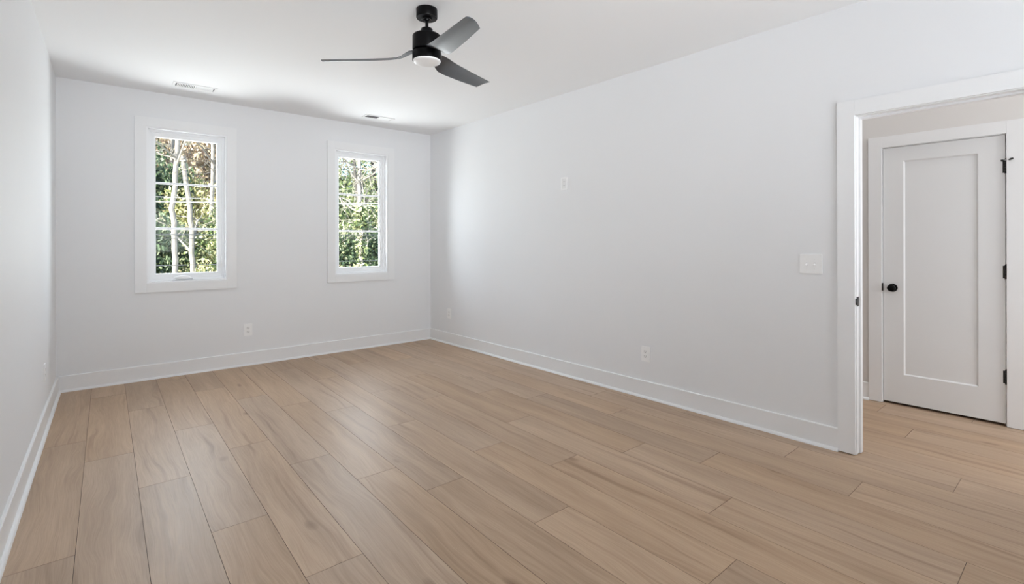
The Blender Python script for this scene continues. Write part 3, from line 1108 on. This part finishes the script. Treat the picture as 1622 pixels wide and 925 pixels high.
def tree(path, r0, r1, bark, label, seed, limbs=6, limb_len=1.8, twigs=6, ivy=None, crown=None, group=None):
    r = random.Random(seed)
    base = Vector(path[0])
    base.z = slope_z(base.x, base.y) - 0.1
    d = empty('tree', base)
    tag(d, label, 'tree', group)
    pts = [base] + [Vector(q) for q in path[1:]]
    # densify with a soft curve
    P = []
    for i in range(len(pts) - 1):
        for k in range(4):
            P.append(pts[i].lerp(pts[i + 1], k / 4) + Vector((r.gauss(0, 0.010), r.gauss(0, 0.01), 0)))
    P.append(pts[-1])
    n = len(P)
    RR = [r0 + (r1 - r0) * i / (n - 1) for i in range(n)]
    mb = MB()
    mb.tube(P, RR, 10)
    mb.build('trunk', M[bark], d, smooth=True)
    for k in range(limbs):
        i = r.randrange(int(n * 0.3), n)
        a = r.uniform(0, 2 * math.pi)
        lp = limb_points(P[i], (math.cos(a), 0.5 * math.sin(a), r.uniform(-0.1, 0.9)), limb_len * r.uniform(0.6, 1.2), 6, 0.18, r)
        mb = MB()
        rr = min(RR[i] * 0.45, 0.035)
        mb.tube(lp, [rr * (1 - 0.14 * q) for q in range(len(lp))], 6)
        for _ in range(twigs):
            j = r.randrange(1, len(lp))
            tp = limb_points(lp[j], (r.gauss(0, 1), r.gauss(0, 0.6), r.gauss(0.1, 0.8)), r.uniform(0.4, 1.0), 4, 0.25, r)
            mb.tube(tp, [0.010, 0.008, 0.006, 0.005, 0.004], 4)
        mb.build('branch', M['twig' if bark == 'bark_pale' else bark], d)
    if ivy:
        mat, z_lo, z_hi, rad, cnt = ivy
        bl = []
        for q in P:
            if z_lo <= q.z <= z_hi:
                bl.append(((q.x - base.x, q.y - base.y, q.z - base.z), (rad * r.uniform(0.7, 1.2), rad, 0.3)))
        if bl:
            me = leaf_cloud('ivy', bl, cnt, 0.06, seed + 5, M[mat])
            o = bpy.data.objects.new('ivy', me)
            C.objects.link(o)
            o.parent = d
            o['kind'] = 'stuff'
    if crown:
        mat, rad, cnt, size = crown
        t = P[-1] - base
        bl = [((t.x + r.gauss(0, rad * 0.5), t.y + r.gauss(0, rad * 0.4), t.z + r.gauss(0, rad * 0.5)), (rad * 0.5, rad * 0.5, rad * 0.4)) for _ in range(8)]
        me = leaf_cloud('foliage', bl, cnt, size, seed + 9, M[mat])
        o = bpy.data.objects.new('foliage', me)
        C.objects.link(o)
        o.parent = d
        o['kind'] = 'stuff'
    return d


tree([(1.08, 12, 0), (1.08, 12, 0.72), (1.06, 12, 1.6), (1.02, 12, 1.98), (1.09, 12, 2.64), (1.12, 12, 3.38), (1.2, 12.1, 4.6), (1.15, 12.2, 6.0)], 0.056, 0.04,
     'bark_pale', 'crooked pale trunk at the left of the left window', 21, limbs=5)
tree([(1.50, 13, 0), (1.49, 13, 0.64), (1.48, 13, 1.49), (1.42, 13, 2.11), (1.33, 13, 3.08), (1.31, 13, 3.2)], 0.060, 0.045,
     'bark_pale', 'broken pale trunk in the middle of the left window', 22, limbs=3, limb_len=1.2)
tree([(2.12, 15, 0), (2.13, 15, 1.75), (2.19, 15, 3.96), (2.22, 15.1, 6.2)], 0.055, 0.035, 'bark_pale', 'thin pale trunk at the right of the left window', 23, limbs=6, ivy=('leaf_yellow', 1.0, 2.2, 0.28, 500))
tree([(4.97, 12, 0), (4.96, 12, 1.68), (4.95, 12, 2.16), (4.92, 12, 3.47), (4.88, 12, 5.4)], 0.06, 0.04, 'bark_pale',
     'pale ivy clad trunk in the middle of the right window', 24, limbs=10, limb_len=1.6, twigs=14, ivy=('leaf_green', 0.2, 2.1, 0.16, 900))
tree([(5.9, 14, 0), (5.75, 14, 1.9), (5.68, 14, 2.85), (5.58, 14, 3.81), (5.4, 14, 6.0)], 0.06, 0.04, 'bark_dark', 'dark leaning trunk at the top of the right window', 25, limbs=6)
tree([(0.70, 14, 0), (0.72, 14, 2.2), (0.78, 14, 4.5)], 0.07, 0.04, 'bark_dark', 'ivy covered dark tree at the left edge of the left window', 26, limbs=4, ivy=('leaf_dark', 0.2, 3.3, 0.33, 2200))
tree([(1.60, 11.0, 0.5), (1.76, 11.0, 2.0), (1.66, 11, 2.75), (1.34, 11, 3.21), (1.2, 11, 3.5)], 0.026, 0.012, 'bark_dark', 'thin dark leaning sapling at the top right of the left window', 27, limbs=4, limb_len=0.5, twigs=4)
BG = [(2.7, 18.5, 0.08), (5.6, 20, 0.09), (1.6, 20.5, 0.08), (7.1, 17.4, 0.08), (8.9, 21.8, 0.09), (9.3, 18.6, 0.08), (10.3, 22.5, 0.10), (3.4, 21.8, 0.09), (-0.8, 19, 0.08), (4.8, 25.5, 0.10), (12.0, 25, 0.10)]
for i, (x, y, rr) in enumerate(BG):
    z = slope_z(x, y)
    r_ = random.Random(100 + i)
    tree([(x, y, 0), (x + r_.gauss(0, 0.1), y, z + 2.4), (x + r_.gauss(0, 0.25), y, z + 5), (x + r_.gauss(0, 0.4), y, z + 7.5)], rr, rr * 0.5,
         'bark_pale' if i % 3 else 'bark_dark', 'bare tree standing further up the slope outside the windows', 200 + i, limbs=8, limb_len=0.95, twigs=9,
         crown=('leaf_dry' if i % 2 else 'leaf_yellow', 0.8, 900, 0.06), group='bare trees up the slope')


# tangled bare brushwood
def thicket(x, y, w_, h_, n, seed, label):
    r = random.Random(seed)
    z = slope_z(x, y) - 0.05
    d = empty('brushwood', (x, y, z))
    tag(d, label, 'brushwood')
    mb = MB()
    for _ in range(n):
        p = (x + r.uniform(-w_, w_) * 0.6, y + r.uniform(-0.5, 0.5), z)
        lp = limb_points(p, (r.gauss(0, 0.9), r.gauss(0, 0.4), r.uniform(0.3, 1.0)), h_ * r.uniform(0.7, 1.5), 7, 0.22, r)
        mb.tube(lp, [0.011, 0.0105, 0.010, 0.009, 0.008, 0.006, 0.005, 0.003], 4)
    o = mb.build('twigs', M['twig'], d)
    o['kind'] = 'stuff'


thicket(4.32, 9.75, 0.30, 0.95, 60, 31, 'pale bare twigs at the bottom right of the right window')


# overhead cables crossing the view
def cable(y, za, zb, sag, r_, mat, label):
    mb = MB()
    pts = []
    for i in range(25):
        t = i / 24
        pts.append((-4 + 13 * t, y, za + (zb - za) * t - sag * 4 * t * (1 - t)))
    mb.tube(pts, r_, 6)
    o = mb.build('overhead_cable', M[mat], smooth=True)
    tag(o, label, 'cable', 'overhead cables outside the windows')


cable(9.0, 1.77, 2.30, 0.05, 0.007, 'wire', 'pale overhead cable, brightest one across the middle of both windows')
cable(9.2, 2.02, 2.10, 0.05, 0.004, 'wire', 'thin pale overhead cable just above the brightest one')
cable(9.0, 1.44, 1.52, 0.05, 0.008, 'dark_wire', 'dark cable just below the lower bar of both windows')
cable(9.05, 1.38, 1.44, 0.04, 0.005, 'dark_wire', 'second dark cable close under the first dark one')
cable(9.0, 1.00, 0.96, 0.03, 0.006, 'dark_wire', 'lowest dark cable near the bottom of the left window')
